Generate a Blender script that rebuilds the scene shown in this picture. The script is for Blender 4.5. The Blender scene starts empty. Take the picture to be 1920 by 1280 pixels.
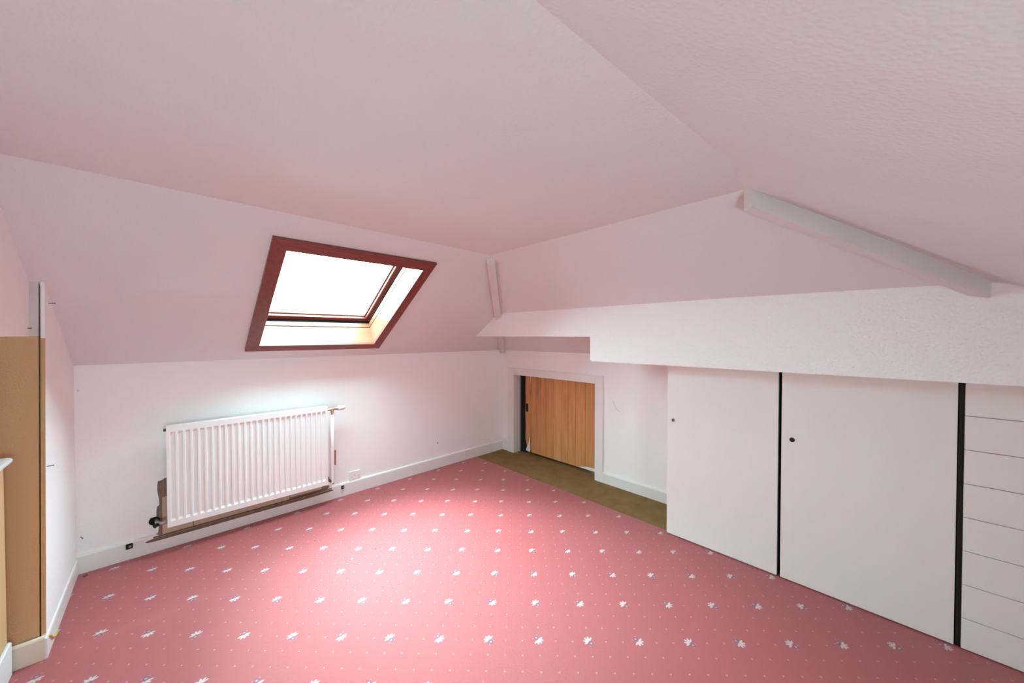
import bpy, bmesh, math, random
from mathutils import Vector, Matrix
random.seed(7)
C = bpy.context.scene
col = C.collection

# ---------------------------------------------------------------- camera, sky, exposure
cam = bpy.data.objects.new('camera', bpy.data.cameras.new('camera'))
col.objects.link(cam)
cam.data.sensor_width = 36.0
cam.data.lens = 36.0 * 670.0 / 1920.0
cam.data.clip_start = 0.02
YAW = math.radians(45.97)
PITCH = math.atan(10.0 / 670.0)
cam.location = (0, 0, 1.3)
cam.rotation_euler = (math.pi / 2 - PITCH, 0, YAW - math.pi / 2)
C.camera = cam

C.view_settings.view_transform = 'Standard'
C.view_settings.look = 'None'
C.view_settings.gamma = 1
C.view_settings.use_curve_mapping = False
C.view_settings.exposure = 0.19
C.cycles.max_bounces = 12
C.cycles.diffuse_bounces = 9
C.cycles.glossy_bounces = 3
C.cycles.transparent_max_bounces = 16
C.cycles.sample_clamp_indirect = 0
C.cycles.caustics_reflective = False
C.cycles.use_adaptive_sampling = True
C.cycles.adaptive_threshold = 0.03

SKY = 40.0
w = bpy.data.worlds.new('overcast_sky')
C.world = w
w.use_nodes = True
bg = w.node_tree.nodes['Background']
bg.inputs[0].default_value = (0.675, 0.98, 1.045, 1)
bg.inputs[1].default_value = SKY

# the sun behind thin cloud: a broad soft source that still gives the pale patch under the roof window
sl = bpy.data.lights.new('hazy_sun', 'SUN')
sl.energy = 38.0; sl.angle = math.radians(50); sl.color = (0.80, 0.98, 1.0)
so_ = bpy.data.objects.new('hazy_sun', sl); col.objects.link(so_)
so_.rotation_euler = Vector((0.34, -0.95, -1.75)).to_track_quat('-Z', 'Y').to_euler()

# roof slope holding the skylight: local axes x, s (down the slope), n (outwards)
TB = 0.638
YB, XR, ZT = 3.045, 2.79, 1.14
ZC = 1.866
_l = math.sqrt(1 + TB * TB)
SN = Vector((0, TB / _l, 1 / _l))
SS = Vector((0, 1 / _l, -TB / _l))
SD = (ZT + 0.006 + TB * YB) / _l - 0.006 / _l
def S(x, s, n):
    return Vector((x, 0, 0)) + SS * s + SN * (SD + n)

def portal(center, ax, ay, inward, sx, sy):
    """marks a window opening so that daylight is sampled through it"""
    l_ = bpy.data.lights.new('window_portal', 'AREA')
    l_.shape = 'RECTANGLE'; l_.size = sx; l_.size_y = sy
    l_.cycles.is_portal = True
    o_ = bpy.data.objects.new('window_portal', l_); col.objects.link(o_)
    z = -Vector(inward).normalized(); x_ = Vector(ax).normalized(); y_ = z.cross(x_)
    m_ = Matrix((x_, y_, z)).transposed().to_4x4(); m_.translation = center
    o_.matrix_world = m_
portal(S(0.826, 1.293, 0.30), (1, 0, 0), SS, -SN, 0.82, 0.97)
# unseen low window added behind the camera for fill light: (x0, x1, z0, z1) in the front wall
WF = (-0.25, 0.45, 0.36, 0.82)
portal(Vector(((WF[0] + WF[1]) / 2, -1.16, (WF[2] + WF[3]) / 2)), (1, 0, 0), None, (0, 1, 0), WF[1] - WF[0], WF[3] - WF[2])

# ---------------------------------------------------------------- materials
class X:
    """tiny expression builder for Math nodes"""
    def __init__(s, nt, sock): s.nt, s.k = nt, sock
    def _op(s, op, *a):
        n = s.nt.nodes.new('ShaderNodeMath'); n.operation = op
        for i, v in enumerate((s,) + a):
            if isinstance(v, X): s.nt.links.new(v.k, n.inputs[i])
            else: n.inputs[i].default_value = v
        return X(s.nt, n.outputs[0])
    def __add__(s, o): return s._op('ADD', o)
    def __sub__(s, o): return s._op('SUBTRACT', o)
    def __mul__(s, o): return s._op('MULTIPLY', o)
    def __truediv__(s, o): return s._op('DIVIDE', o)
    def rnd(s): return s._op('ROUND')
    def mod(s, o): return s._op('FLOORED_MODULO', o)
    def lt(s, o): return s._op('LESS_THAN', o)
    def gt(s, o): return s._op('GREATER_THAN', o)
    def mx(s, o): return s._op('MAXIMUM', o)
    def mn(s, o): return s._op('MINIMUM', o)
    def sqrt(s): return s._op('SQRT')
    def abs(s): return s._op('ABSOLUTE')
    def ramp(s, a, b):   # 1 below a, 0 above b
        n = s.nt.nodes.new('ShaderNodeMapRange')
        n.inputs[1].default_value = a; n.inputs[2].default_value = b
        n.inputs[3].default_value = 1; n.inputs[4].default_value = 0
        s.nt.links.new(s.k, n.inputs[0])
        return X(s.nt, n.outputs[0])

def new_mat(name, color=(0.8, 0.8, 0.8), rough=0.6, metallic=0.0, spec=0.4):
    m = bpy.data.materials.new(name); m.use_nodes = True
    nt = m.node_tree; b = nt.nodes['Principled BSDF']
    b.inputs['Base Color'].default_value = (*color, 1)
    b.inputs['Roughness'].default_value = rough
    b.inputs['Metallic'].default_value = metallic
    b.inputs['Specular IOR Level'].default_value = spec
    return m, nt, b

def coord(nt):
    return nt.nodes.new('ShaderNodeTexCoord').outputs['Object']

def noise(nt, scale, detail=2, rough=0.5, vec=None, stretch=None):
    n = nt.nodes.new('ShaderNodeTexNoise')
    n.inputs['Scale'].default_value = scale
    n.inputs['Detail'].default_value = detail
    n.inputs['Roughness'].default_value = rough
    v = vec or coord(nt)
    if stretch:
        mp = nt.nodes.new('ShaderNodeMapping'); mp.inputs['Scale'].default_value = stretch
        nt.links.new(v, mp.inputs[0]); v = mp.outputs[0]
    nt.links.new(v, n.inputs['Vector'])
    return n.outputs['Fac']

def mixc(nt, fac, a, b):
    n = nt.nodes.new('ShaderNodeMix'); n.data_type = 'RGBA'
    for sock, v in ((n.inputs[0], fac), (n.inputs[6], a), (n.inputs[7], b)):
        if isinstance(v, X): v = v.k
        if isinstance(v, (tuple, list)): sock.default_value = (*v, 1)
        elif isinstance(v, float): sock.default_value = v
        else: nt.links.new(v, sock)
    return n.outputs[2]

def bump(nt, b, h, strength, dist):
    n = nt.nodes.new('ShaderNodeBump')
    n.inputs['Strength'].default_value = strength
    n.inputs['Distance'].default_value = dist
    nt.links.new(h.k if isinstance(h, X) else h, n.inputs['Height'])
    nt.links.new(n.outputs[0], b.inputs['Normal'])

def plaster(name, color, scale, strength, dist, rough=0.75):
    m, nt, b = new_mat(name, color, rough, spec=0.25)
    v = nt.nodes.new('ShaderNodeTexVoronoi'); v.feature = 'F1'; v.inputs['Scale'].default_value = scale
    nt.links.new(coord(nt), v.inputs['Vector'])
    h = X(nt, v.outputs['Distance']).ramp(0.10, 0.62) * 0.7 + X(nt, noise(nt, scale * 0.4, 2)) * 0.6
    bump(nt, b, h, strength, dist)
    big = X(nt, noise(nt, 1.3, 2)).ramp(0.35, 0.7)
    nt.links.new(mixc(nt, big * 0.35, color, tuple(c_ * 0.95 for c_ in color)), b.inputs['Base Color'])
    return m

WHITE = (0.73, 0.73, 0.73)
M = {}
M['ceiling'] = plaster('stippled_ceiling_paint', WHITE, 95, 0.26, 0.003)
M['slope'] = plaster('stippled_slope_paint', WHITE, 105, 0.24, 0.003)
M['wall'] = plaster('textured_wall_paint', (0.90, 0.90, 0.90), 110, 0.30, 0.0025)
M['bulkhead'] = plaster('stippled_bulkhead_paint', (0.88, 0.88, 0.88), 85, 0.5, 0.005)

def paint(name, color, rough=0.45, var=0.04, scale=9, spec=0.4, fine=0.15):
    m, nt, b = new_mat(name, color, rough, spec=spec)
    n = noise(nt, scale, 4)
    nt.links.new(mixc(nt, n, tuple(c * (1 - var) for c in color), tuple(min(1, c * (1 + var)) for c in color)), b.inputs['Base Color'])
    bump(nt, b, noise(nt, 160, 2), fine, 0.001)
    return m
M['gloss'] = paint('white_gloss_woodwork', (0.80, 0.79, 0.77), 0.35)
M['beam'] = paint('white_beam_paint', (0.68, 0.66, 0.645), 0.6)
M['cream'] = paint('cream_cupboard_board', (0.78, 0.755, 0.72), 0.42, 0.025, 3)
M['black'] = paint('black_gap_paint', (0.012, 0.010, 0.009), 0.7)
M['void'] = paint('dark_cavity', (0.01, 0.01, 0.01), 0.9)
M['radiator'] = paint('white_radiator_enamel', (0.86, 0.86, 0.86), 0.28, 0.01, spec=0.5, fine=0.03)
M['plastic'] = paint('white_plastic', (0.85, 0.85, 0.85), 0.3, 0.01, fine=0.02)
M['pipe'] = paint('white_painted_pipe', (0.82, 0.82, 0.81), 0.35, 0.02, fine=0.05)
M['brownwall'] = plaster('ochre_brown_wall_paint', (0.60, 0.36, 0.19), 120, 0.35, 0.003)
M['tan'] = paint('pale_tan_paint', (0.66, 0.45, 0.24), 0.6)
M['coping'] = paint('bluish_white_coping_paint', (0.78, 0.82, 0.84), 0.35)
M['skirt_cream'] = paint('cream_skirting_paint', (0.72, 0.62, 0.52), 0.45, 0.05)
M['masonry'] = paint('exposed_brown_render', (0.27, 0.20, 0.15), 0.9, 0.25, 40, 0.1, 0.8)
M['block'] = paint('beige_masonry_block', (0.60, 0.46, 0.35), 0.9, 0.15, 30, 0.1, 0.8)
M['barewood'] = paint('bare_dark_wood', (0.20, 0.13, 0.09), 0.8, 0.3, 25, 0.2, 0.5)
M['brick'] = paint('orange_brick', (0.56, 0.16, 0.07), 0.85, 0.15, 60, 0.15, 0.6)
M['paper'] = paint('torn_white_paper', (0.80, 0.78, 0.76), 0.8)
M['smudged'] = paint('smudged_grey_plaster', (0.60, 0.57, 0.55), 0.8, 0.22, 14, 0.15, 0.6)
M['seal'] = paint('dark_rebate_seal', (0.006, 0.006, 0.008), 0.9)  # near-black colour carries the shade in the roof window's gaps
M['yellow'] = paint('yellow_cable_sheath', (0.75, 0.50, 0.05), 0.5)
M['debris'] = paint('brown_crumb', (0.16, 0.06, 0.05), 0.9)
M['rust'] = paint('rusty_steel', (0.10, 0.07, 0.055), 0.6, 0.3, 60)
def metal(name, color, rough):
    m, nt, b = new_mat(name, color, rough, 1.0)
    nt.links.new((X(nt, noise(nt, 60, 3)) * 0.2 + (rough - 0.1)).k, b.inputs['Roughness'])
    return m
M['brass'] = metal('dull_brass', (0.58, 0.44, 0.28), 0.4)
M['chrome'] = metal('satin_chrome', (0.42, 0.42, 0.43), 0.3)
M['steel'] = metal('grey_steel', (0.45, 0.45, 0.46), 0.45)

def wood(name, c1, c2, axis, scale, rough=0.45, dark=None, spec=0.4, contrast=1.0):
    m, nt, b = new_mat(name, c1, rough, spec=spec)
    st = [scale, scale, scale]; st[axis] = scale * 0.06
    oi = nt.nodes.new('ShaderNodeObjectInfo')
    add = nt.nodes.new('ShaderNodeVectorMath'); add.operation = 'ADD'
    cmb = nt.nodes.new('ShaderNodeCombineXYZ')
    r = X(nt, oi.outputs['Random']) * 13.0
    for i in range(3): nt.links.new(r.k, cmb.inputs[i])
    nt.links.new(coord(nt), add.inputs[0]); nt.links.new(cmb.outputs[0], add.inputs[1])
    n = noise(nt, 1.0, 6, 0.65, add.outputs[0], st)
    f = X(nt, n).ramp(0.5 - 0.2 / contrast, 0.5 + 0.2 / contrast)
    colr = mixc(nt, f, c2, c1)
    if dark:
        st2 = [9, 9, 9]; st2[axis] = 3.0
        k = X(nt, noise(nt, 1.0, 1, 0.5, add.outputs[0], st2)).ramp(0.24, 0.33)
        colr = mixc(nt, k * 0.55, colr, dark)
    tint = X(nt, oi.outputs['Random']) * 0.40
    colr = mixc(nt, tint, colr, c2)
    nt.links.new(colr, b.inputs['Base Color'])
    bump(nt, b, X(nt, n), 0.2, 0.001)
    return m
M['pine'] = wood('orange_pine_board', (0.70, 0.37, 0.155), (0.52, 0.22, 0.075), 2, 45, dark=(0.18, 0.06, 0.02), contrast=1.15)
M['mahogany'] = wood('red_brown_varnished_wood', (0.27, 0.075, 0.055), (0.17, 0.042, 0.034), 0, 60, 0.35)
M['mahogany_s'] = wood('red_brown_varnished_wood_rail', (0.27, 0.075, 0.055), (0.17, 0.042, 0.034), 1, 60, 0.35)
M['lining'] = wood('varnished_reveal_board', (0.30, 0.13, 0.075), (0.22, 0.085, 0.045), 0, 50, 0.30)

def glass_mat():
    m = bpy.data.materials.new('clear_window_glass'); m.use_nodes = True
    nt = m.node_tree; nt.nodes.remove(nt.nodes['Principled BSDF'])
    out = nt.nodes['Material Output']
    tr = nt.nodes.new('ShaderNodeBsdfTransparent'); tr.inputs[0].default_value = (0.94, 0.97, 0.97, 1)
    gl = nt.nodes.new('ShaderNodeBsdfGlossy'); gl.inputs['Roughness'].default_value = 0.02
    lw = nt.nodes.new('ShaderNodeLayerWeight'); lw.inputs[0].default_value = 0.5
    fr = X(nt, lw.outputs['Facing'])._op('POWER', 4.0) * 0.6 + 0.04
    mx = nt.nodes.new('ShaderNodeMixShader')
    nt.links.new(fr.k, mx.inputs[0]); nt.links.new(tr.outputs[0], mx.inputs[1]); nt.links.new(gl.outputs[0], mx.inputs[2])
    nt.links.new(mx.outputs[0], out.inputs[0])
    return m
M['glass'] = glass_mat()

def carpet_mat():
    m, nt, b = new_mat('red_patterned_carpet', (0.5, 0.1, 0.1), 0.55, spec=0.85)
    sep = nt.nodes.new('ShaderNodeSeparateXYZ'); nt.links.new(coord(nt), sep.inputs[0])
    # slight weave wobble
    wob = X(nt, noise(nt, 400, 2)) - 0.5
    wob2 = X(nt, noise(nt, 430, 2, vec=None, stretch=(1.1, 0.9, 1))) - 0.5
    x = X(nt, sep.outputs[0]) + wob * 0.004
    y = X(nt, sep.outputs[1]) + wob2 * 0.004
    PX, PY = 0.1503, 0.302
    u = (x + 0.0715) / PX
    i = u.rnd()
    par = i.mod(2.0)
    sg = par * -2.0 + 1.0
    v = (y - par * (PY / 2) - 1.007) / PY
    k = v.rnd()
    du = (u - i) * PX * sg
    dv = (v - k) * PY * sg
    def ell(cx, cy, ang, ra, rb):
        ca, sa = math.cos(ang), math.sin(ang)
        a = du - cx; c = dv - cy
        p = (a * ca + c * sa) / ra
        q = (a * -sa + c * ca) / rb
        return (p * p + q * q).ramp(0.75, 1.15)
    # flower head: five petals fanning towards -v, a small ringed bloom on the other side
    pet = None
    for ang in (-82, -42, 0, 42, 82):
        a = math.radians(-90 + ang)
        L = 0.0125
        e = ell(math.cos(a) * L, 0.002 + math.sin(a) * L, a, 0.0110, 0.0040)
        pet = e if pet is None else pet.mx(e)
    head = ell(0.0, -0.006, 0, 0.0185, 0.0150)
    ring = ell(0.002, 0.0155, 0, 0.0105, 0.0100)
    hole = ell(0.002, 0.0155, 0, 0.0050, 0.0048)
    tip = ell(0.012, 0.022, 0.6, 0.0055, 0.0035).mx(ell(-0.010, 0.021, 2.2, 0.005, 0.003))
    # dots
    DX, DY = 0.0501, 0.1007
    du2 = (x + 0.0715) / DX
    i2 = du2.rnd()
    p2 = i2.mod(2.0)
    dv2 = (y - p2 * (DY / 2) - 1.0025) / DY
    k2 = dv2.rnd()
    ex = (du2 - i2) * DX; ey = (dv2 - k2) * DY
    dot = (ex * ex + ey * ey).sqrt().ramp(0.0028, 0.0048)
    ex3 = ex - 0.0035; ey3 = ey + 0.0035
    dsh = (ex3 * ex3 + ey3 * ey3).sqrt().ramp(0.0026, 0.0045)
    near = (du * du + dv * dv).sqrt().gt(0.034)
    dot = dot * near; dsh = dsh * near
    base = mixc(nt, X(nt, noise(nt, 700, 2)), (0.33, 0.042, 0.047), (0.43, 0.073, 0.079))
    base = mixc(nt, X(nt, noise(nt, 5, 3)) * 0.25, base, (0.31, 0.043, 0.047))
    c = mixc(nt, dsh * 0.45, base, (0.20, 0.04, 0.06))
    c = mixc(nt, dot * 0.7, c, (0.62, 0.30, 0.30))
    c = mixc(nt, head * 0.6, c, (0.30, 0.13, 0.17))
    c = mixc(nt, pet * 0.92, c, (0.60, 0.49, 0.47))
    c = mixc(nt, tip * 0.7, c, (0.48, 0.19, 0.22))
    c = mixc(nt, ring * 0.85, c, (0.11, 0.045, 0.11))
    c = mixc(nt, hole * 0.9, c, (0.50, 0.30, 0.36))
    nt.links.new(c, b.inputs['Base Color'])
    b.inputs['Sheen Weight'].default_value = 0.3
    b.inputs['Sheen Roughness'].default_value = 0.4
    b.inputs['Sheen Tint'].default_value = (1, 0.85, 0.85, 1)
    h = X(nt, noise(nt, 650, 3)) + X(nt, noise(nt, 90, 3)) * 0.5 + dot * 0.5 + pet * 0.6
    bump(nt, b, h, 0.55, 0.004)
    return m
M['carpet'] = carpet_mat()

def brown_carpet():
    m, nt, b = new_mat('brown_cord_carpet', (0.2, 0.12, 0.04), 0.95, spec=0.1)
    n = X(nt, noise(nt, 420, 3)) * 0.6 + X(nt, noise(nt, 9, 4)) * 0.6 - 0.1
    nt.links.new(mixc(nt, n, (0.125, 0.070, 0.024), (0.37, 0.235, 0.100)), b.inputs['Base Color'])
    bump(nt, b, X(nt, noise(nt, 500, 3)) + X(nt, noise(nt, 60, 3)) * 0.6, 0.7, 0.004)
    return m
M['brown_carpet'] = brown_carpet()

# ---------------------------------------------------------------- object helpers
def tag(o, label=None, cat=None, group=None, kind=None):
    if label: o['label'] = label
    if cat: o['category'] = cat
    if group: o['group'] = group
    if kind: o['kind'] = kind
    return o

def origin_of(parent):
    v = Vector((0, 0, 0))
    while parent:
        v = v + parent.location; parent = parent.parent
    return v

def obj(name, bm, mat, parent=None, at=None, smooth=False):
    """links a bmesh given in world coordinates as one object"""
    off = origin_of(parent)
    loc = Vector(at) - off if at is not None else Vector((0, 0, 0))
    bmesh.ops.translate(bm, verts=bm.verts, vec=-(off + loc))
    bmesh.ops.recalc_face_normals(bm, faces=bm.faces)
    me = bpy.data.meshes.new(name)
    bm.to_mesh(me); bm.free()
    for mm in (mat if isinstance(mat, (list, tuple)) else [mat]):
        me.materials.append(mm)
    if smooth:
        for p in me.polygons: p.use_smooth = True
    o = bpy.data.objects.new(name, me)
    col.objects.link(o)
    o.location = loc
    o.parent = parent
    return o

def struct(name, bm, mat, parent=None, smooth=False):
    o = obj(name, bm, mat, parent, smooth=smooth)
    if parent is None: o['kind'] = 'structure'
    return o

def thing(name, label, cat, at, group=None):
    o = bpy.data.objects.new(name, None); col.objects.link(o)
    o.location = at; o.empty_display_size = 0.05
    return tag(o, label, cat, group)

def hexa(bm, p):
    """p: 8 points, bottom ring then top ring"""
    v = [bm.verts.new(q) for q in p]
    for f in ((0, 1, 2, 3), (7, 6, 5, 4), (0, 4, 5, 1), (1, 5, 6, 2), (2, 6, 7, 3), (3, 7, 4, 0)):
        bm.faces.new([v[k] for k in f])
    return v

def box(x0, x1, y0, y1, z0, z1, bev=0.0, bm=None, seg=2):
    t = bmesh.new()
    hexa(t, [(x0, y0, z0), (x1, y0, z0), (x1, y1, z0), (x0, y1, z0), (x0, y0, z1), (x1, y0, z1), (x1, y1, z1), (x0, y1, z1)])
    if bev:
        bmesh.ops.bevel(t, geom=t.edges[:], offset=bev, segments=seg, affect='EDGES')
    if bm is None: return t
    return merge(bm, t)

def merge(bm, t):
    me = bpy.data.meshes.new('tmp'); t.to_mesh(me); t.free()
    bm.from_mesh(me); bpy.data.meshes.remove(me)
    return bm

def tube(pts, r, seg=12, bm=None, caps=True):
    t = bmesh.new()
    pts = [Vector(p) for p in pts]
    rings = []
    up = None
    for i, p in enumerate(pts):
        d = (pts[min(i + 1, len(pts) - 1)] - pts[max(i - 1, 0)]).normalized()
        if up is None or abs(up.dot(d)) > 0.95:
            up = Vector((0, 0, 1)) if abs(d.z) < 0.9 else Vector((1, 0, 0))
        a = d.cross(up).normalized(); c = a.cross(d).normalized()
        up = c
        rr = r[i] if isinstance(r, (list, tuple)) else r
        rings.append([t.verts.new(p + a * rr * math.cos(2 * math.pi * k / seg) + c * rr * math.sin(2 * math.pi * k / seg)) for k in range(seg)])
    for A, B in zip(rings, rings[1:]):
        for k in range(seg):
            t.faces.new((A[k], A[(k + 1) % seg], B[(k + 1) % seg], B[k]))
    if caps:
        t.faces.new(rings[0]); t.faces.new(rings[-1])
    if bm is None: return t
    return merge(bm, t)

def prism(poly, axis, a, b, bm=None):
    """extrude a 2D polygon along an axis; poly gives the other two coordinates in order"""
    t = bmesh.new()
    def P(q, h):
        if axis == 0: return (h, q[0], q[1])
        if axis == 1: return (q[0], h, q[1])
        return (q[0], q[1], h)
    A = [t.verts.new(P(q, a)) for q in poly]; B = [t.verts.new(P(q, b)) for q in poly]
    n = len(poly)
    t.faces.new(A); t.faces.new(B[::-1])
    for k in range(n): t.faces.new((A[k], A[(k + 1) % n], B[(k + 1) % n], B[k]))
    if bm is None: return t
    return merge(bm, t)

def plate_with_holes(outer, holes, axis, a, b):
    """flat plate with holes, thickness a..b along axis"""
    t = bmesh.new()
    def P(q, h):
        if axis == 0: return (h, q[0], q[1])
        return (q[0], h, q[1])
    es = []
    for loop in [outer] + holes:
        vs = [t.verts.new(P(q, a)) for q in loop]
        es += [t.edges.new((vs[k], vs[(k + 1) % len(vs)])) for k in range(len(vs))]
    bmesh.ops.triangle_fill(t, use_beauty=True, use_dissolve=False, edges=es)
    r = bmesh.ops.extrude_face_region(t, geom=t.faces[:])
    vv = [g for g in r['geom'] if isinstance(g, bmesh.types.BMVert)]
    vec = [0, 0, 0]; vec[axis] = b - a
    bmesh.ops.translate(t, verts=vv, vec=vec)
    return t

def polymesh(verts, faces):
    t = bmesh.new()
    v = [t.verts.new(p) for p in verts]
    for f in faces: t.faces.new([v[k] for k in f])
    return t

# ---------------------------------------------------------------- room shell
XL = -0.365          # face of the short left wall
XU = -0.405          # face of the upper left wall over the stairs
YF = -1.05           # wall behind the camera
YE = 2.340           # front end of the short left wall
struct('floor', box(-1.35, 3.4, YF - 0.1, 3.2, -0.12, -0.010), M['brown_carpet'])

# ceiling: flat middle, then a slope to each side (a hipped attic)
YC = YB - (ZC - ZT) / TB
A_ = (1.635, YC, ZC); B_ = (1.612, 0.375, ZC)
H2 = (XR + 0.05, -0.99, 1.110)
struct('ceiling', polymesh(
    [(XU - 0.05, YC, ZC), A_, B_, (1.362, 0.345, ZC), (0.439, 0.413, ZC), (XU - 0.05, 0.475, ZC)],
    [(0, 1, 2, 3, 4, 5)]), M['ceiling'])
# back slope with the skylight opening
ox0, ox1, os0, os1 = 0.436, 1.217, 0.829, 1.757
sB = (Vector((0, YB + 0.06, 0)).y) * _l - 0
def s_of_y(y): return (y - SN.y * SD) / SS.y
sT, sE = s_of_y(YC), s_of_y(YB + 0.06)
bs = [S(XU - 0.05, sT, 0), S(ox0, sT, 0), S(ox1, sT, 0), S(A_[0], sT, 0),
      S(XU - 0.05, os0, 0), S(ox0, os0, 0), S(ox1, os0, 0), S(2.3, os0, 0),
      S(XU - 0.05, os1, 0), S(ox0, os1, 0), S(ox1, os1, 0), S(2.9, os1, 0),
      S(XU - 0.05, sE, 0), S(ox0, sE, 0), S(ox1, sE, 0), S(2.9, sE, 0)]
# keep the hip edge straight between A_ and the corner
def hipx(s):
    y = S(0, s, 0).y
    return A_[0] + (y - YC) / (YB - YC) * (XR - A_[0])
for idx, s in ((3, sT), (7, os0), (11, os1), (15, sE)):
    bs[idx] = S(hipx(s), s, 0)
struct('ceiling_slope_back', polymesh(bs, [(0, 4, 5, 1), (1, 5, 6, 2), (2, 6, 7, 3), (4, 8, 9, 5), (6, 10, 11, 7),
                                       (8, 12, 13, 9), (9, 13, 14, 10), (10, 14, 15, 11)]), M['slope'])
struct('ceiling_slope_right', polymesh([A_, B_, H2, tuple(bs[15])], [(0, 1, 2, 3)]), M['slope'])
ft = 0.55
fv = [(XU - 0.05, 0.475, ZC), (0.439, 0.413, ZC), (1.362, 0.345, ZC), B_, H2,
      (H2[0], YF - 0.05, 1.075), (1.362, YF - 0.05, 1.085), (0.439, YF - 0.05, 1.085), (XU - 0.05, YF - 0.05, 1.085)]
struct('ceiling_slope_front', polymesh(fv, [(0, 1, 7, 8), (1, 2, 6, 7), (2, 3, 6), (3, 4, 5, 6)]), M['ceiling'])

# back wall: masonry behind a thin skin of plaster that is torn away round the radiator
wb = box(-0.45, 2.95, YB + 0.009, YB + 0.16, -0.1, 1.30)
wall_back = struct('wall_back', wb, M['masonry'])
torn = [(-0.02, 0.430), (-0.031, 0.421), (-0.047, 0.420), (-0.049, 0.40), (-0.0505, 0.369), (-0.047, 0.335), (-0.043, 0.306),
        (-0.0425, 0.274), (-0.053, 0.264), (-0.0555, 0.232), (-0.055, 0.207), (-0.066, 0.207), (-0.081, 0.205), (-0.088, 0.190),
        (-0.080, 0.178), (-0.078, 0.165), (-0.072, 0.158), (-0.060, 0.168), (-0.047, 0.160), (-0.046, 0.130),
        (-0.049, 0.108), (-0.060, 0.099), (-0.036, 0.085), (-0.031, 0.078),
        (-0.02, 0.070), (0.30, 0.070), (0.648, 0.070), (0.900, 0.072), (0.925, 0.106), (0.90, 0.125), (0.87, 0.150), (0.80, 0.45), (0.1, 0.45)]
brickhole = [(0.940, 0.262), (0.971, 0.262), (0.9725, 0.378), (0.967, 0.386), (0.940, 0.383)]
skin = plate_with_holes([(-0.45, 0.0), (2.95, 0.0), (2.95, 1.25), (-0.45, 1.25)], [torn, brickhole], 1, YB, YB + 0.009)
obj('plaster_skin', skin, M['wall'], wall_back)
for x0, x1, z0, z1 in ((-0.030, 0.109, 0.072, 0.315), (0.113, 0.646, 0.072, 0.315), (0.651, 0.865, 0.098, 0.315)):
    obj('block', box(x0, x1, YB + 0.003, YB + 0.03, z0, z1, 0.002), M['block'], wall_back)
for z0, z1 in ((0.255, 0.330), (0.334, 0.40)):
    obj('brick', box(0.90, 1.05, YB + 0.005, YB + 0.05, z0, z1, 0.002), M['brick'], wall_back)
# curled paper flap at the tear, and dark pipe hole
obj('paper_flap', polymesh([(-0.063, YB - 0.001, 0.262), (-0.043, YB - 0.007, 0.275), (-0.042, YB - 0.010, 0.300), (-0.046, YB - 0.004, 0.31), (-0.055, YB - 0.001, 0.305)],
                           [(0, 1, 2, 3, 4)]), M['paper'], wall_back)

# right wall with the low hatch opening
OY0, OY1, OZ = 1.795, 2.845, 0.872
struct('wall_right', plate_with_holes([(YF - 0.1, -0.05), (OY0 - 0.02, -0.05), (OY0 - 0.02, OZ + 0.02), (OY1 + 0.02, OZ + 0.02), (OY1 + 0.02, -0.05), (YB + 0.05, -0.05), (YB + 0.05, 1.25), (YF - 0.1, 1.25)],
                                      [], 0, XR, XR + 0.02), M['wall'])
# short wall on the left, its front edge ochre below and white above
wl = box(XL - 0.011, XL, YE, YB + 0.02, -0.01, 1.75)
wall_left = struct('wall_left', wl, M['wall'])
obj('edge_paint', box(XL - 0.0105, XL + 0.0006, YE - 0.001, YE + 0.0035, 0.095, 1.292), M['brownwall'], wall_left)
# the stair side: ochre wall below, white overhanging wall above
struct('wall_stairwell', box(-1.40, XL - 0.016, YE, YB + 0.02, -0.01, 1.3005), M['brownwall'])
st = box(XU - 0.03, XL - 0.016, YE + 0.001, YB, 1.299, 1.80)
struct('wall_stair_head', st, M['smudged'])
def rect(r): return [(r[0], r[2]), (r[1], r[2]), (r[1], r[3]), (r[0], r[3])]
struct('wall_left_upper', plate_with_holes([(YF - 0.05, 0.80), (1.75, 0.80), (1.75, 1.2985), (YE + 0.006, 1.2985), (YE + 0.006, 1.95), (YF - 0.05, 1.95)],
                                           [], 0, XU - 0.03, XU), M['wall'])
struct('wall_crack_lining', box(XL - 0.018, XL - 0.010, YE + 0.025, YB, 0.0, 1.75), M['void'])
struct('wall_stair_side', polymesh([(-1.35, YF, -0.01), (-1.35, YE, -0.01), (-1.35, YE + 0.01, 1.302), (-1.35, YF, 1.302)], [(0, 1, 2, 3)]), M['wall'])
struct('ceiling_stair_soffit', box(-1.37, XU - 0.02, YF, YE + 0.02, 1.3006, 1.33), M['wall'])
struct('wall_front', plate_with_holes(rect((-1.4, 2.95, -0.05, 1.4)), [rect(WF)], 1, YF - 0.08, YF), M['wall'])

# the end of this wall stands a little out of plumb
for o_ in list(col.objects):
    if o_.name in ('wall_left', 'edge_paint', 'wall_stairwell', 'wall_stair_head', 'wall_left_upper', 'wall_crack_lining', 'ceiling_stair_soffit'):
        for v_ in o_.data.vertices:
            if abs(v_.co.y - YE) < 0.04: v_.co.y += 0.066 * max(0.0, v_.co.z)

# bulkhead boxed out over the cupboards, stepping up towards the corner
XK = 2.206
bh = prism([(XK, 1.120), (XK, 1.530), (2.90, 1.097), (2.90, 1.120)], 1, YF, 1.468)
prism([(XK, 1.297), (XK, 1.530), (2.579, 1.297)], 1, 1.468, 2.86, bh)
struct('wall_bulkhead', bh, M['bulkhead'])

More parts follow.
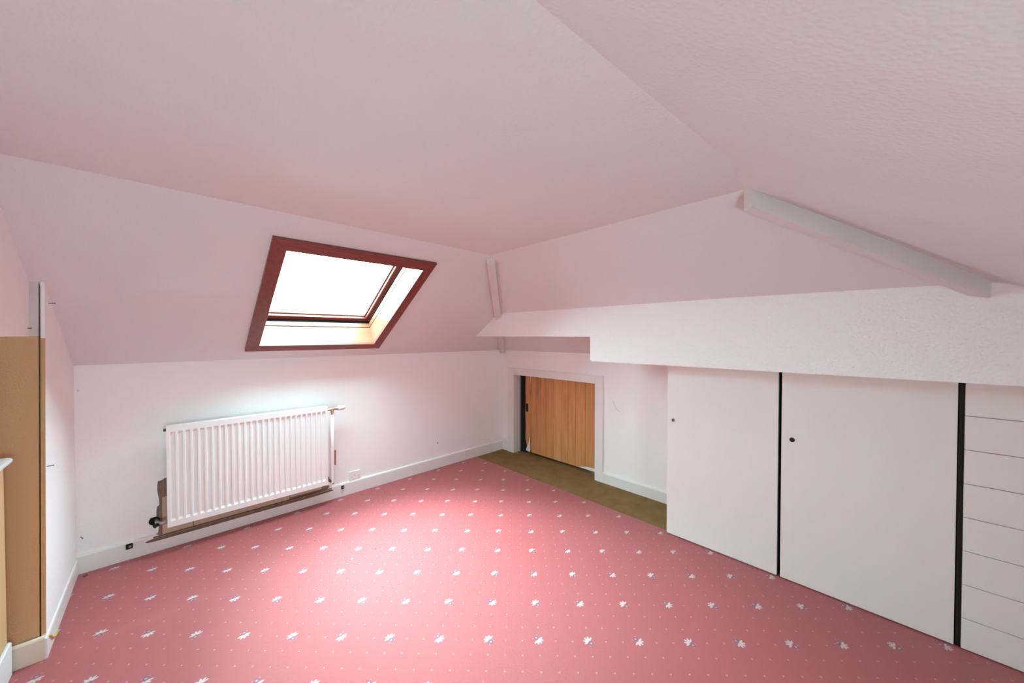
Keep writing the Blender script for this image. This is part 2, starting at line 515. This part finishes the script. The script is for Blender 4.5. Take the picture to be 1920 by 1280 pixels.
# skirtings
bb = bmesh.new()
for xa, xb in ((XL, -0.070), (0.935, XR)):
    prism([(YB, -0.01), (3.030, -0.01), (3.030, 0.094), (3.034, 0.102), (YB, 0.104)], 0, xa, xb, bb)
prism([(YB, -0.01), (3.030, -0.01), (3.030, 0.083), (3.036, 0.0865), (YB, 0.087)], 0, -0.070, 0.935, bb)
base_back = struct('baseboard_back', bb, M['gloss'])
bw = plate_with_holes([(-0.104, 0.074), (-0.098, 0.067), (-0.06, 0.064), (0.155, 0.063), (0.437, 0.0645), (0.773, 0.062), (0.90, 0.066), (0.945, 0.070),
                       (0.934, 0.080), (0.847, 0.0825), (0.155, 0.0825), (-0.069, 0.0825), (-0.085, 0.080)], [], 1, 3.0290, 3.0302)
prism([(3.0290, 0.0822), (3.0355, 0.0868), (3.0445, 0.0874), (3.0445, 0.0860), (3.0300, 0.0820)], 0, -0.069, 0.934, bw)
obj('bare_wood_strip', bw, M['barewood'], base_back)['label'] = 'dark bare wood strip under the radiator'
br = prism([(XR, -0.01), (2.776, -0.01), (2.776, 0.078), (2.780, 0.088), (XR, 0.090)], 1, 0.95, 1.713)
struct('baseboard_right', br, M['gloss'])
struct('baseboard_left', prism([(XL, -0.01), (XL + 0.006, -0.01), (XL + 0.006, 0.075), (XL + 0.004, 0.082), (XL, 0.084)], 1, YE - 0.012, 3.03), M['gloss'])
struct('baseboard_stair', prism([(YE, -0.01), (YE - 0.013, -0.01), (YE - 0.013, 0.083), (YE - 0.010, 0.090), (YE, 0.092)], 0, -1.0, XL - 0.0), M['skirt_cream'])

# ---------------------------------------------------------------- skylight (window_1)
win = bpy.data.objects.new('window_1', None); col.objects.link(win)
win.location = S(0.826, 1.293, 0); win['kind'] = 'structure'
win['label'] = 'roof window with red brown wooden casing'
def ring(name, o, i, n0, n1, parent, mat_h, mat_v, bev=0.0, taper=None):
    """four mitred boards; o and i are (x0, x1, s0, s1) outside and inside"""
    oc = [(o[0], o[2]), (o[1], o[2]), (o[1], o[3]), (o[0], o[3])]
    ic = [(i[0], i[2]), (i[1], i[2]), (i[1], i[3]), (i[0], i[3])]
    out = []
    for k in range(4):
        l = (k + 1) % 4
        q = [oc[k], oc[l], ic[l], ic[k]]
        t = bmesh.new()
        hexa(t, [S(a, b, n0) for a, b in q] + [S(a, b, n1) for a, b in q])
        if bev: bmesh.ops.bevel(t, geom=t.edges[:], offset=bev, segments=1, affect='EDGES')
        out.append(obj(name, t, mat_h if k % 2 == 0 else mat_v, parent))
    return out
CI = (0.441, 1.212, 0.834, 1.752)
def grow(r, d): return (r[0] - d, r[1] + d, r[2] - d, r[3] + d)
ring('casing', (0.371, 1.279, 0.757, 1.823), CI, -0.016, 0.002, win, M['mahogany'], M['mahogany_s'], 0.0012)
ring('lining', grow(CI, 0.022), CI, 0.002, 0.142, win, M['lining'], M['lining'])
ring('joint', grow(CI, 0.022), grow(CI, 0.008), 0.1421, 0.1505, win, M['seal'], M['seal'])  # black ring drawn as the shadow line behind the lining
ring('frame', grow(CI, 0.030), grow(CI, 0.0005), 0.1505, 0.186, win, M['lining'], M['lining'], 0.001)
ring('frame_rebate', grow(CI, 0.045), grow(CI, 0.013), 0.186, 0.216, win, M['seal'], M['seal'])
sash = ring('sash', grow(CI, 0.012), grow(CI, -0.026), 0.216, 0.262, win, M['mahogany'], M['mahogany_s'], 0.002)
ring('sash_bead', grow(CI, -0.026), grow(CI, -0.036), 0.238, 0.262, win, M['lining'], M['lining'], 0.001)
ring('outer_frame', grow(CI, 0.045), grow(CI, 0.012), 0.222, 0.265, win, M['mahogany'], M['mahogany_s'])
t = bmesh.new()
hexa(t, [S(a_, b_, 0.2655) for a_, b_ in ((0.36, 0.66), (1.29, 0.66), (1.29, 0.826), (0.36, 0.826))] + [S(a_, b_, 0.385) for a_, b_ in ((0.36, 0.66), (1.29, 0.66), (1.29, 0.826), (0.36, 0.826))])
obj('shutter_box', t, M['steel'], win)  # unseen hood, added to keep overhead sky light off the back wall
t = bmesh.new()
g0 = grow(CI, -0.028)
q = [(g0[0], g0[2]), (g0[1], g0[2]), (g0[1], g0[3]), (g0[0], g0[3])]
hexa(t, [S(a, b, 0.250) for a, b in q] + [S(a, b, 0.254) for a, b in q])
obj('pane', t, M['glass'], win)
# unseen window, added behind the camera to brighten the walls with neutral light
def fill_window(n, r, axis, at, depth):
    o_ = bpy.data.objects.new('window_%d' % n, None); col.objects.link(o_); o_['kind'] = 'structure'
    def bx(a0, a1, z0, z1, d0, d1):
        return box(a0, a1, d0, d1, z0, z1) if axis == 1 else box(d0, d1, a0, a1, z0, z1)
    d0, d1 = at, at + depth
    m_ = (r[0] + r[1]) / 2
    for a0, a1, z0, z1 in ((r[0], r[1], r[2], r[2] + 0.045), (r[0], r[1], r[3] - 0.045, r[3]),
                           (r[0], r[0] + 0.045, r[2] + 0.045, r[3] - 0.045), (r[1] - 0.045, r[1], r[2] + 0.045, r[3] - 0.045),
                           (m_ - 0.025, m_ + 0.025, r[2] + 0.045, r[3] - 0.045)):
        obj('frame', bx(a0, a1, z0, z1, d0, d1), M['gloss'], o_)
    dm = (d0 + d1) / 2
    for a0, a1 in ((r[0] + 0.045, m_ - 0.025), (m_ + 0.025, r[1] - 0.045)):
        obj('pane', bx(a0, a1, r[2] + 0.045, r[3] - 0.045, dm - 0.002, dm + 0.002), M['glass'], o_)
fill_window(2, WF, 1, YF - 0.07, 0.05)

# ---------------------------------------------------------------- hatch door and its frame
door = bpy.data.objects.new('door_1', None); col.objects.link(door)
door.location = (2.865, 2.30, 0); door['kind'] = 'structure'
door['label'] = 'low hatch door of orange pine planks'
ed = [2.750, 2.667, 2.586, 2.452, 2.350, 2.243, 2.166, 2.071, 1.957, 1.800]
for k in range(len(ed) - 1):
    y1, y0 = ed[k] - 0.0010, ed[k + 1] + 0.0010
    zb = 0.026 + 0.004 * k / 8
    zt = 0.90
    if k == 0:
        # first board: chewed away at its lower end
        t = prism([(y0, 0.225), (y0, zt), (y1 - 0.004, zt), (y1 - 0.001, 0.72), (y1 - 0.005, 0.60), (y1, 0.45), (y1 - 0.006, 0.30),
                   (y1 - 0.002, 0.16), (y1 - 0.020, 0.10), (y0 + 0.030, 0.030), (y0 + 0.012, 0.13)], 0, 2.865, 2.885)
    elif k == 8:
        t = prism([(y0, 0.066), (y0, zt), (y1, zt), (y1, 0.055), (y1 - 0.02, 0.060)], 0, 2.865, 2.885)
    else:
        t = box(2.865, 2.885, y0, y1, zb, zt)
    bmesh.ops.bevel(t, geom=[e for e in t.edges if abs((e.verts[0].co - e.verts[1].co).z) > 0.3], offset=0.0045, segments=1, affect='EDGES')
    obj('plank', t, M['pine'], door)
obj('back_board', box(2.886, 2.896, 1.80, 2.74, 0.035, 0.90), M['gloss'], door)
obj('latch_plate', box(2.8625, 2.8655, 2.704, 2.740, 0.466, 0.552, 0.0008), M['black'], door)['label'] = 'black latch plate'  # thin black plate stands in for the dark latch hole
obj('splinter', polymesh([(2.866, 2.742, 0.03), (2.864, 2.676, 0.026), (2.858, 2.674, 0.20), (2.862, 2.700, 0.11), (2.866, 2.725, 0.08)], [(0, 1, 2, 3, 4)]), M['paper'], door)['label'] = 'pale torn splinter'
obj('splinter', polymesh([(2.864, 2.676, 0.88), (2.864, 2.663, 0.88), (2.862, 2.671, 0.79), (2.862, 2.675, 0.80)], [(0, 1, 2, 3)]), M['paper'], door)
obj('bare_edge', prism([(1.80, 0.032), (1.80, 0.064), (1.94, 0.056), (1.99, 0.046), (2.03, 0.031)], 0, 2.864, 2.880), M['paper'], door)['label'] = 'chipped white bottom edge'
# dark space behind the hatch
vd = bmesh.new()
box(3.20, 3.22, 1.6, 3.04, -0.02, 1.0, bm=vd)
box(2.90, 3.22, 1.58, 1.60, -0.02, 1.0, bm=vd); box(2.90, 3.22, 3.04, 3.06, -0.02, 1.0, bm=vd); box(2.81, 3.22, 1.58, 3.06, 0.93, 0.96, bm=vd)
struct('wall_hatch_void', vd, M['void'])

frame = bpy.data.objects.new('trim_1', None); col.objects.link(frame)
frame.location = (XR, 2.32, 0); frame['kind'] = 'structure'; frame['label'] = 'white wooden surround of the low hatch'
XA = 2.774
obj('jamb', box(XA, XR, OY1, 2.940, -0.005, 0.946, 0.002), M['gloss'], frame)
obj('jamb', box(XA, XR, 1.713, OY0, -0.005, 0.946, 0.002), M['gloss'], frame)
obj('head', box(XA, XR, OY0, OY1, OZ, 0.946, 0.002), M['gloss'], frame)
obj('plinth', box(XA + 0.002, XR, 2.940, 3.031, -0.005, 0.115, 0.002), M['gloss'], frame)
obj('reveal', box(XR, 2.884, OY1, OY1 + 0.02, -0.005, OZ), M['gloss'], frame)
obj('reveal', box(XR, 2.864, OY0 - 0.02, OY0, -0.005, OZ), M['gloss'], frame)
obj('reveal', box(XR, 2.864, OY0, OY1, OZ, OZ + 0.02), M['gloss'], frame)
obj('stop_void', box(2.884, 2.90, 2.752, OY1 + 0.03, -0.005, 0.93), M['void'], frame)

# ---------------------------------------------------------------- exposed hip beams
def beam(name, label, p0, p1, wdt, hgt, at, end_ang=0.0):
    """p0, p1: centre of the underside at both ends; height goes up into the roof"""
    p0, p1 = Vector(p0), Vector(p1)
    d = p1 - p0
    side = Vector((d.y, -d.x, 0)).normalized() * (wdt / 2)
    up = Vector((0, 0, hgt))
    t = bmesh.new()
    hexa(t, [p0 - side, p0 + side, p1 + side, p1 - side, p0 - side + up, p0 + side + up, p1 + side + up, p1 - side + up])
    bmesh.ops.bevel(t, geom=t.edges[:], offset=0.002, segments=1, affect='EDGES')
    o = obj(name, t, M['beam'], at=at)
    return tag(o, label, 'beam')
beam('hip_beam', 'short white beam running up the back corner above the hatch', (1.655, YC + 0.02, ZC - 0.058), (2.77, 3.025, 1.105), 0.058, 0.07, (2.2, 2.46, 1.45))
beam('hip_beam', 'long white beam across the right slope, its near side in shade', (1.600, 0.362, ZC - 0.080), (2.215, -0.265, 1.442), 0.045, 0.09, (1.9, 0.05, 1.6))

# ---------------------------------------------------------------- fitted carpets
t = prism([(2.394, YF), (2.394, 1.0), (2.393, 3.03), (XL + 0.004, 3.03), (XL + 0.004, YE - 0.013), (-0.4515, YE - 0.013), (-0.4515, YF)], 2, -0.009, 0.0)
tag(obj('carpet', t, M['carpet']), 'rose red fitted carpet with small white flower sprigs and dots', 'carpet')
t = prism([(2.396, 0.90), (2.95, 0.90), (2.95, 3.03), (2.396, 3.03)], 2, -0.0095, -0.003)
tag(obj('carpet_strip', t, M['brown_carpet']), 'plain brown carpet strip in front of the low plank hatch', 'carpet')

# ---------------------------------------------------------------- built-in cupboards under the bulkhead
XF = 2.362
def lock(parent, y, z, kind):
    t = tube([(XF - 0.0035, y, z), (XF + 0.004, y, z)], 0.0105, 20)
    o = obj('lock', t, M['chrome'] if kind else M['black'], parent)
    if kind:
        obj('keyhole', box(XF - 0.0042, XF - 0.003, y - 0.0020, y + 0.0040, z - 0.007, z + 0.007), M['black'], o)
    else:
        obj('lock_rim', tube([(XF - 0.0012, y, z), (XF + 0.003, y, z)], 0.0118, 20), M['rust'], o)
def cupboard(y0, y1, label, ly, kind):
    r = thing('cupboard', label, 'cupboard', (XF + 0.2, (y0 + y1) / 2, 0.0))
    obj('body', box(XF + 0.021, XR - 0.002, y0 - 0.004, y1, 0.0, 1.112, 0.001), M['black'], r)
    obj('door', box(XF, XF + 0.019, y0, y1, 0.006, 1.112, 0.0012), M['cream'], r)
    lock(r, ly, 0.755, kind)
    return r
c1 = cupboard(0.3825, 0.972, 'narrow cream cupboard door with chrome lock, next to the hatch wall', 0.936, True)
obj('end_panel', box(XF + 0.0195, XR - 0.004, 0.9722, 0.982, 0.001, 1.112), M['cream'], c1)
cupboard(-0.2235, 0.3675, 'wide cream cupboard door with black lock hole, left of the drawers', 0.322, False)
dr = thing('drawer_unit', 'tall cream stack of flat handleless drawers at the right edge', 'drawers', (XF + 0.2, -0.6, 0.0))
obj('body', box(XF + 0.021, XR - 0.002, -0.85, -0.2430, 0.0, 1.112, 0.001), M['black'], dr)
zz = [0.004, 0.132, 0.272, 0.4125, 0.552, 0.692, 0.832, 0.972, 1.112]
for a, b in zip(zz, zz[1:]):
    obj('drawer', box(XF, XF + 0.019, -0.85, -0.2430, a + 0.0012, b - 0.0012, 0.0008), M['cream'], dr)
obj('divider', box(XF + 0.014, XF + 0.021, -0.2425, -0.228, 0.0, 1.112), M['black'], dr)

# ---------------------------------------------------------------- radiator
RX0, RX1, RZ0, RZ1, RY = -0.008, 0.878, 0.163, 0.765, 2.930
rad = thing('radiator', 'white ribbed panel radiator under the skylight', 'radiator', ((RX0 + RX1) / 2, 2.97, RZ0))
NF = 26
pitch = (RX1 - RX0 - 0.022) / NF
xs = [(RX0, 0)]
for k in range(NF):
    x = RX0 + 0.011 + k * pitch
    xs += [(x + 0.004, 0), (x + 0.0085, 1), (x + pitch - 0.0085, 1), (x + pitch - 0.004, 0)]
xs += [(RX1, 0)]
zs = [(RZ0, 0), (RZ0 + 0.034, 0), (RZ0 + 0.047, 1), (RZ1 - 0.047, 1), (RZ1 - 0.034, 0), (RZ1, 0)]
t = bmesh.new()
DEP = 0.0085
gv = [[t.verts.new((x, RY + DEP * a * b, z)) for x, a in xs] for z, b in zs]
for A, B in zip(gv, gv[1:]):
    for k in range(len(xs) - 1): t.faces.new((A[k], A[k + 1], B[k + 1], B[k]))
# back of the panel
bk = [t.verts.new(p) for p in ((RX0, RY + 0.014, RZ0), (RX1, RY + 0.014, RZ0), (RX1, RY + 0.014, RZ1), (RX0, RY + 0.014, RZ1))]
t.faces.new(bk)
t.faces.new([v for v in gv[0]] + [bk[1], bk[0]])
t.faces.new([v for v in gv[-1]] + [bk[2], bk[3]])
t.faces.new([r[0] for r in gv] + [bk[3], bk[0]]); t.faces.new([r[-1] for r in gv] + [bk[2], bk[1]])
obj('front_panel', t, M['radiator'], rad)
obj('back_panel', box(RX0 + 0.012, RX1 - 0.012, 2.982, 2.992, RZ0 + 0.01, RZ1 - 0.003, 0.003), M['radiator'], rad)
tp = bmesh.new()
box(RX0 + 0.002, RX1 - 0.002, RY + 0.012, 2.986, RZ1 - 0.008, RZ1 - 0.001, 0.002, bm=tp)
obj('top_cover', tp, M['radiator'], rad)
for x in (RX0 + 0.0005, RX1 - 0.0035):
    obj('side_cover', box(x, x + 0.003, RY + 0.012, 2.988, RZ0 + 0.012, RZ1 - 0.004, 0.001), M['radiator'], rad)
fins = bmesh.new()
for k in range(NF):
    x = RX0 + 0.011 + (k + 0.5) * pitch
    box(x - 0.004, x + 0.004, RY + 0.0145, 2.981, RZ0 + 0.03, RZ1 - 0.03, bm=fins)
o = obj('fins', fins, M['radiator'], rad); o['kind'] = 'stuff'
for x in (0.14, 0.73):
    obj('wall_bracket', box(x, x + 0.03, 2.9925, YB - 0.0005, 0.30, 0.66, 0.001), M['radiator'], rad)
obj('air_vent', tube([(RX0 - 0.012, 2.955, 0.742), (RX0 + 0.001, 2.955, 0.742)], [0.008, 0.009], 12), M['rust'], rad)
# thermostatic valve at the top right, with its pipe down to the bottom
vy = 2.957
vb = obj('valve', tube([(RX1 - 0.004, vy, 0.733), (0.900, vy, 0.733), (0.935, vy, 0.735), (0.950, vy, 0.736)], [0.010, 0.010, 0.012, 0.008], 14), M['brass'], rad, smooth=True)
tube([(0.918, vy, 0.735), (0.918, vy, 0.700)], [0.011, 0.011], 14)
obj('valve_outlet', tube([(0.918, vy, 0.735), (0.918, vy, 0.706), (0.918, vy, 0.704), (0.918, vy, 0.684)], [0.011, 0.011, 0.008, 0.008], 14), M['brass'], vb)
obj('valve_collar', tube([(0.940, vy, 0.7355), (0.962, vy, 0.736)], [0.011, 0.015], 16), M['chrome'], vb)
hd = tube([(0.958, vy, 0.736), (0.963, vy, 0.736), (0.985, vy, 0.737), (1.008, vy, 0.738), (1.016, vy, 0.738)], [0.017, 0.019, 0.020, 0.0165, 0.010], 20)
obj('thermostat_head', hd, M['plastic'], vb, smooth=True)
obj('feed_pipe', tube([(0.918, vy, 0.690), (0.918, vy, 0.45), (0.918, vy, 0.180), (0.915, vy, 0.165), (0.907, vy, 0.158)], 0.0125, 14), M['pipe'], rad, smooth=True)
obj('pipe_elbow', tube([(0.880, vy, 0.190), (0.893, vy, 0.188), (0.906, vy, 0.172), (0.922, vy, 0.152)], [0.008, 0.010, 0.009, 0.008], 12), M['rust'], rad, smooth=True)
obj('blanking_cap', tube([(RX1 - 0.002, vy, 0.205), (RX1 + 0.012, vy, 0.205)], 0.011, 12), M['black'], rad)
# lower left return valve going into the wall
lv = obj('return_valve', tube([(RX0 + 0.004, 2.957, 0.192), (-0.030, 2.957, 0.190), (-0.042, 2.965, 0.189), (-0.052, 3.00, 0.187), (-0.056, YB + 0.006, 0.186)],
                              [0.009, 0.010, 0.011, 0.010, 0.010], 14), M['steel'], rad, smooth=True)
obj('valve_cap', tube([(-0.049, 2.962, 0.187), (-0.062, 2.950, 0.186)], [0.010, 0.012], 14), M['black'], lv)
obj('wall_rose', tube([(-0.065, YB - 0.002, 0.183), (-0.065, YB + 0.008, 0.183)], 0.024, 16), M['void'], lv)  # black disc drawn as the dark hole where the pipe enters

# ---------------------------------------------------------------- small fittings
so = thing('wall_socket', 'white square power socket low on the wall right of the radiator', 'socket', (1.115, YB, 0.133))
obj('plate', box(1.069, 1.161, YB - 0.009, YB - 0.0003, 0.087, 0.181, 0.003), M['plastic'], so)
for x, z, a, b in ((1.093, 0.132, 0.003, 0.002), (1.115, 0.148, 0.002, 0.005), (1.107, 0.113, 0.003, 0.002)):
    obj('pin_slot', box(x - a, x + a, YB - 0.0096, YB - 0.008, z - b, z + b), M['steel'], so)
sw = obj('switch', box(1.136, 1.150, YB - 0.0125, YB - 0.008, 0.125, 0.147, 0.001), M['plastic'], so)
obj('switch_mark', box(1.140, 1.146, YB - 0.0130, YB - 0.0122, 0.139, 0.144), M['rust'], sw)

def stub(x, z, w_, h_, label):
    r = thing('pipe_clip', label, 'pipe clip', (x, 3.03, z))
    obj('backplate', box(x - w_ / 2, x + w_ / 2, 3.022, 3.0298, z - h_ / 2, z + h_ / 2, 0.002), M['black'], r)
    obj('pipe_end', tube([(x + 0.003, 3.0225, z), (x + 0.003, 3.017, z)], [0.0065, 0.005], 14), M['steel'], r)
stub(-0.168, 0.079, 0.028, 0.030, 'black square clip with steel pipe end on the skirting left of the radiator')
stub(1.015, 0.075, 0.022, 0.026, 'small black clip on the skirting between radiator and socket')

def nail(p, d, label, L=0.017, r=0.0015):
    p, d = Vector(p), Vector(d).normalized()
    t = tube([p - d * 0.004, p + d * L], r, 8)
    tube([p + d * L, p + d * (L + 0.002)], r * 1.9, 8, bm=t)
    tag(obj('nail', t, M['rust'], at=p), label, 'nail')
nail((XL, 2.500, 1.442), (1, 0, 0.05), 'rusty nail near the top of the short left wall')
nail((XL, 2.415, 0.757), (1, 0, 0.05), 'rusty nail halfway up the short left wall')
nail((XU, 2.405, 1.332), (1, 0.1, 0), 'rusty nail in the white wall just above the ochre paint', 0.008)
nail((-0.352, YB, 1.005), (0.15, -1, 0), 'small nail high in the left corner of the radiator wall', 0.03, 0.0012)
nail((-0.350, YB, 0.198), (0.3, -1, 0.05), 'nail low in the left corner above the skirting', 0.03, 0.0016)
nail((1.916, YB, 0.245), (0, -1, 0), 'tiny nail alone on the bare wall between socket and hatch', 0.006, 0.003)

wp = []
for k in range(13):
    f = k / 12
    wp.append((XR - 0.004 - 0.004 * math.sin(f * 3.1), 1.617 - 0.048 * f - 0.030 * f ** 4, 0.734 - 0.07 * f - 0.022 * min(1, f * 1.2) + 0.012 * f ** 4))
tag(obj('wire', tube(wp, 0.0011, 6), M['steel']), 'thin loose wire sticking out of the wall right of the hatch', 'wire')
tag(obj('cable', tube([(XL + 0.0095, 2.50, 0.004), (XL + 0.0095, 2.44, 0.018), (XL + 0.0095, 2.40, 0.040), (XL + 0.0095, 2.375, 0.062), (XL + 0.0085, 2.36, 0.074)], 0.0028, 8), M['yellow'], smooth=True),
    'short yellow cable end along the left skirting', 'cable')
def scrap(p, r, mat, label, cat, name):
    t = bmesh.new()
    bmesh.ops.create_icosphere(t, subdivisions=1, radius=r)
    for v in t.verts:
        v.co *= random.uniform(0.6, 1.3); v.co.z *= 0.5
    bmesh.ops.translate(t, verts=t.verts, vec=(p[0], p[1], r * 0.25))
    tag(obj(name, t, mat, at=(p[0], p[1], 0)), label, cat)
scrap((0.764, 2.133), 0.008, M['paper'], 'white paper crumb on the pale middle of the carpet', 'crumb', 'paper_crumb')
scrap((0.905, 2.135), 0.004, M['debris'], 'dark speck just right of the white paper crumb', 'crumb', 'dirt_speck')
scrap((0.665, 2.49), 0.004, M['debris'], 'dark speck on carpet straight below the radiator pipe', 'crumb', 'dirt_speck')
scrap((1.135, 2.46), 0.004, M['debris'], 'dark speck on carpet below the socket', 'crumb', 'dirt_speck')
scrap((-0.33, 2.985), 0.011, M['debris'], 'brown crumb in the left corner of the carpet', 'crumb', 'dirt_speck')

# half wall beside the stairs at the left edge
hw = thing('half_wall', 'tan half wall with rounded white coping at the left edge', 'half wall', (-0.51, 0.7, 0))
obj('body', box(-0.56, -0.452, YF + 0.02, 2.318, -0.010, 0.800), M['tan'], hw)
t = prism([(-0.59, 0.800), (-0.452, 0.800), (-0.442, 0.806), (-0.434, 0.815), (-0.432, 0.823), (-0.436, 0.830), (-0.444, 0.833), (-0.59, 0.833)], 1, YF + 0.02, 2.330)
obj('coping', t, M['coping'], hw)
obj('skirting', box(-0.4515, -0.440, YF + 0.02, 2.312, -0.001, 0.128, 0.003), M['coping'], hw)
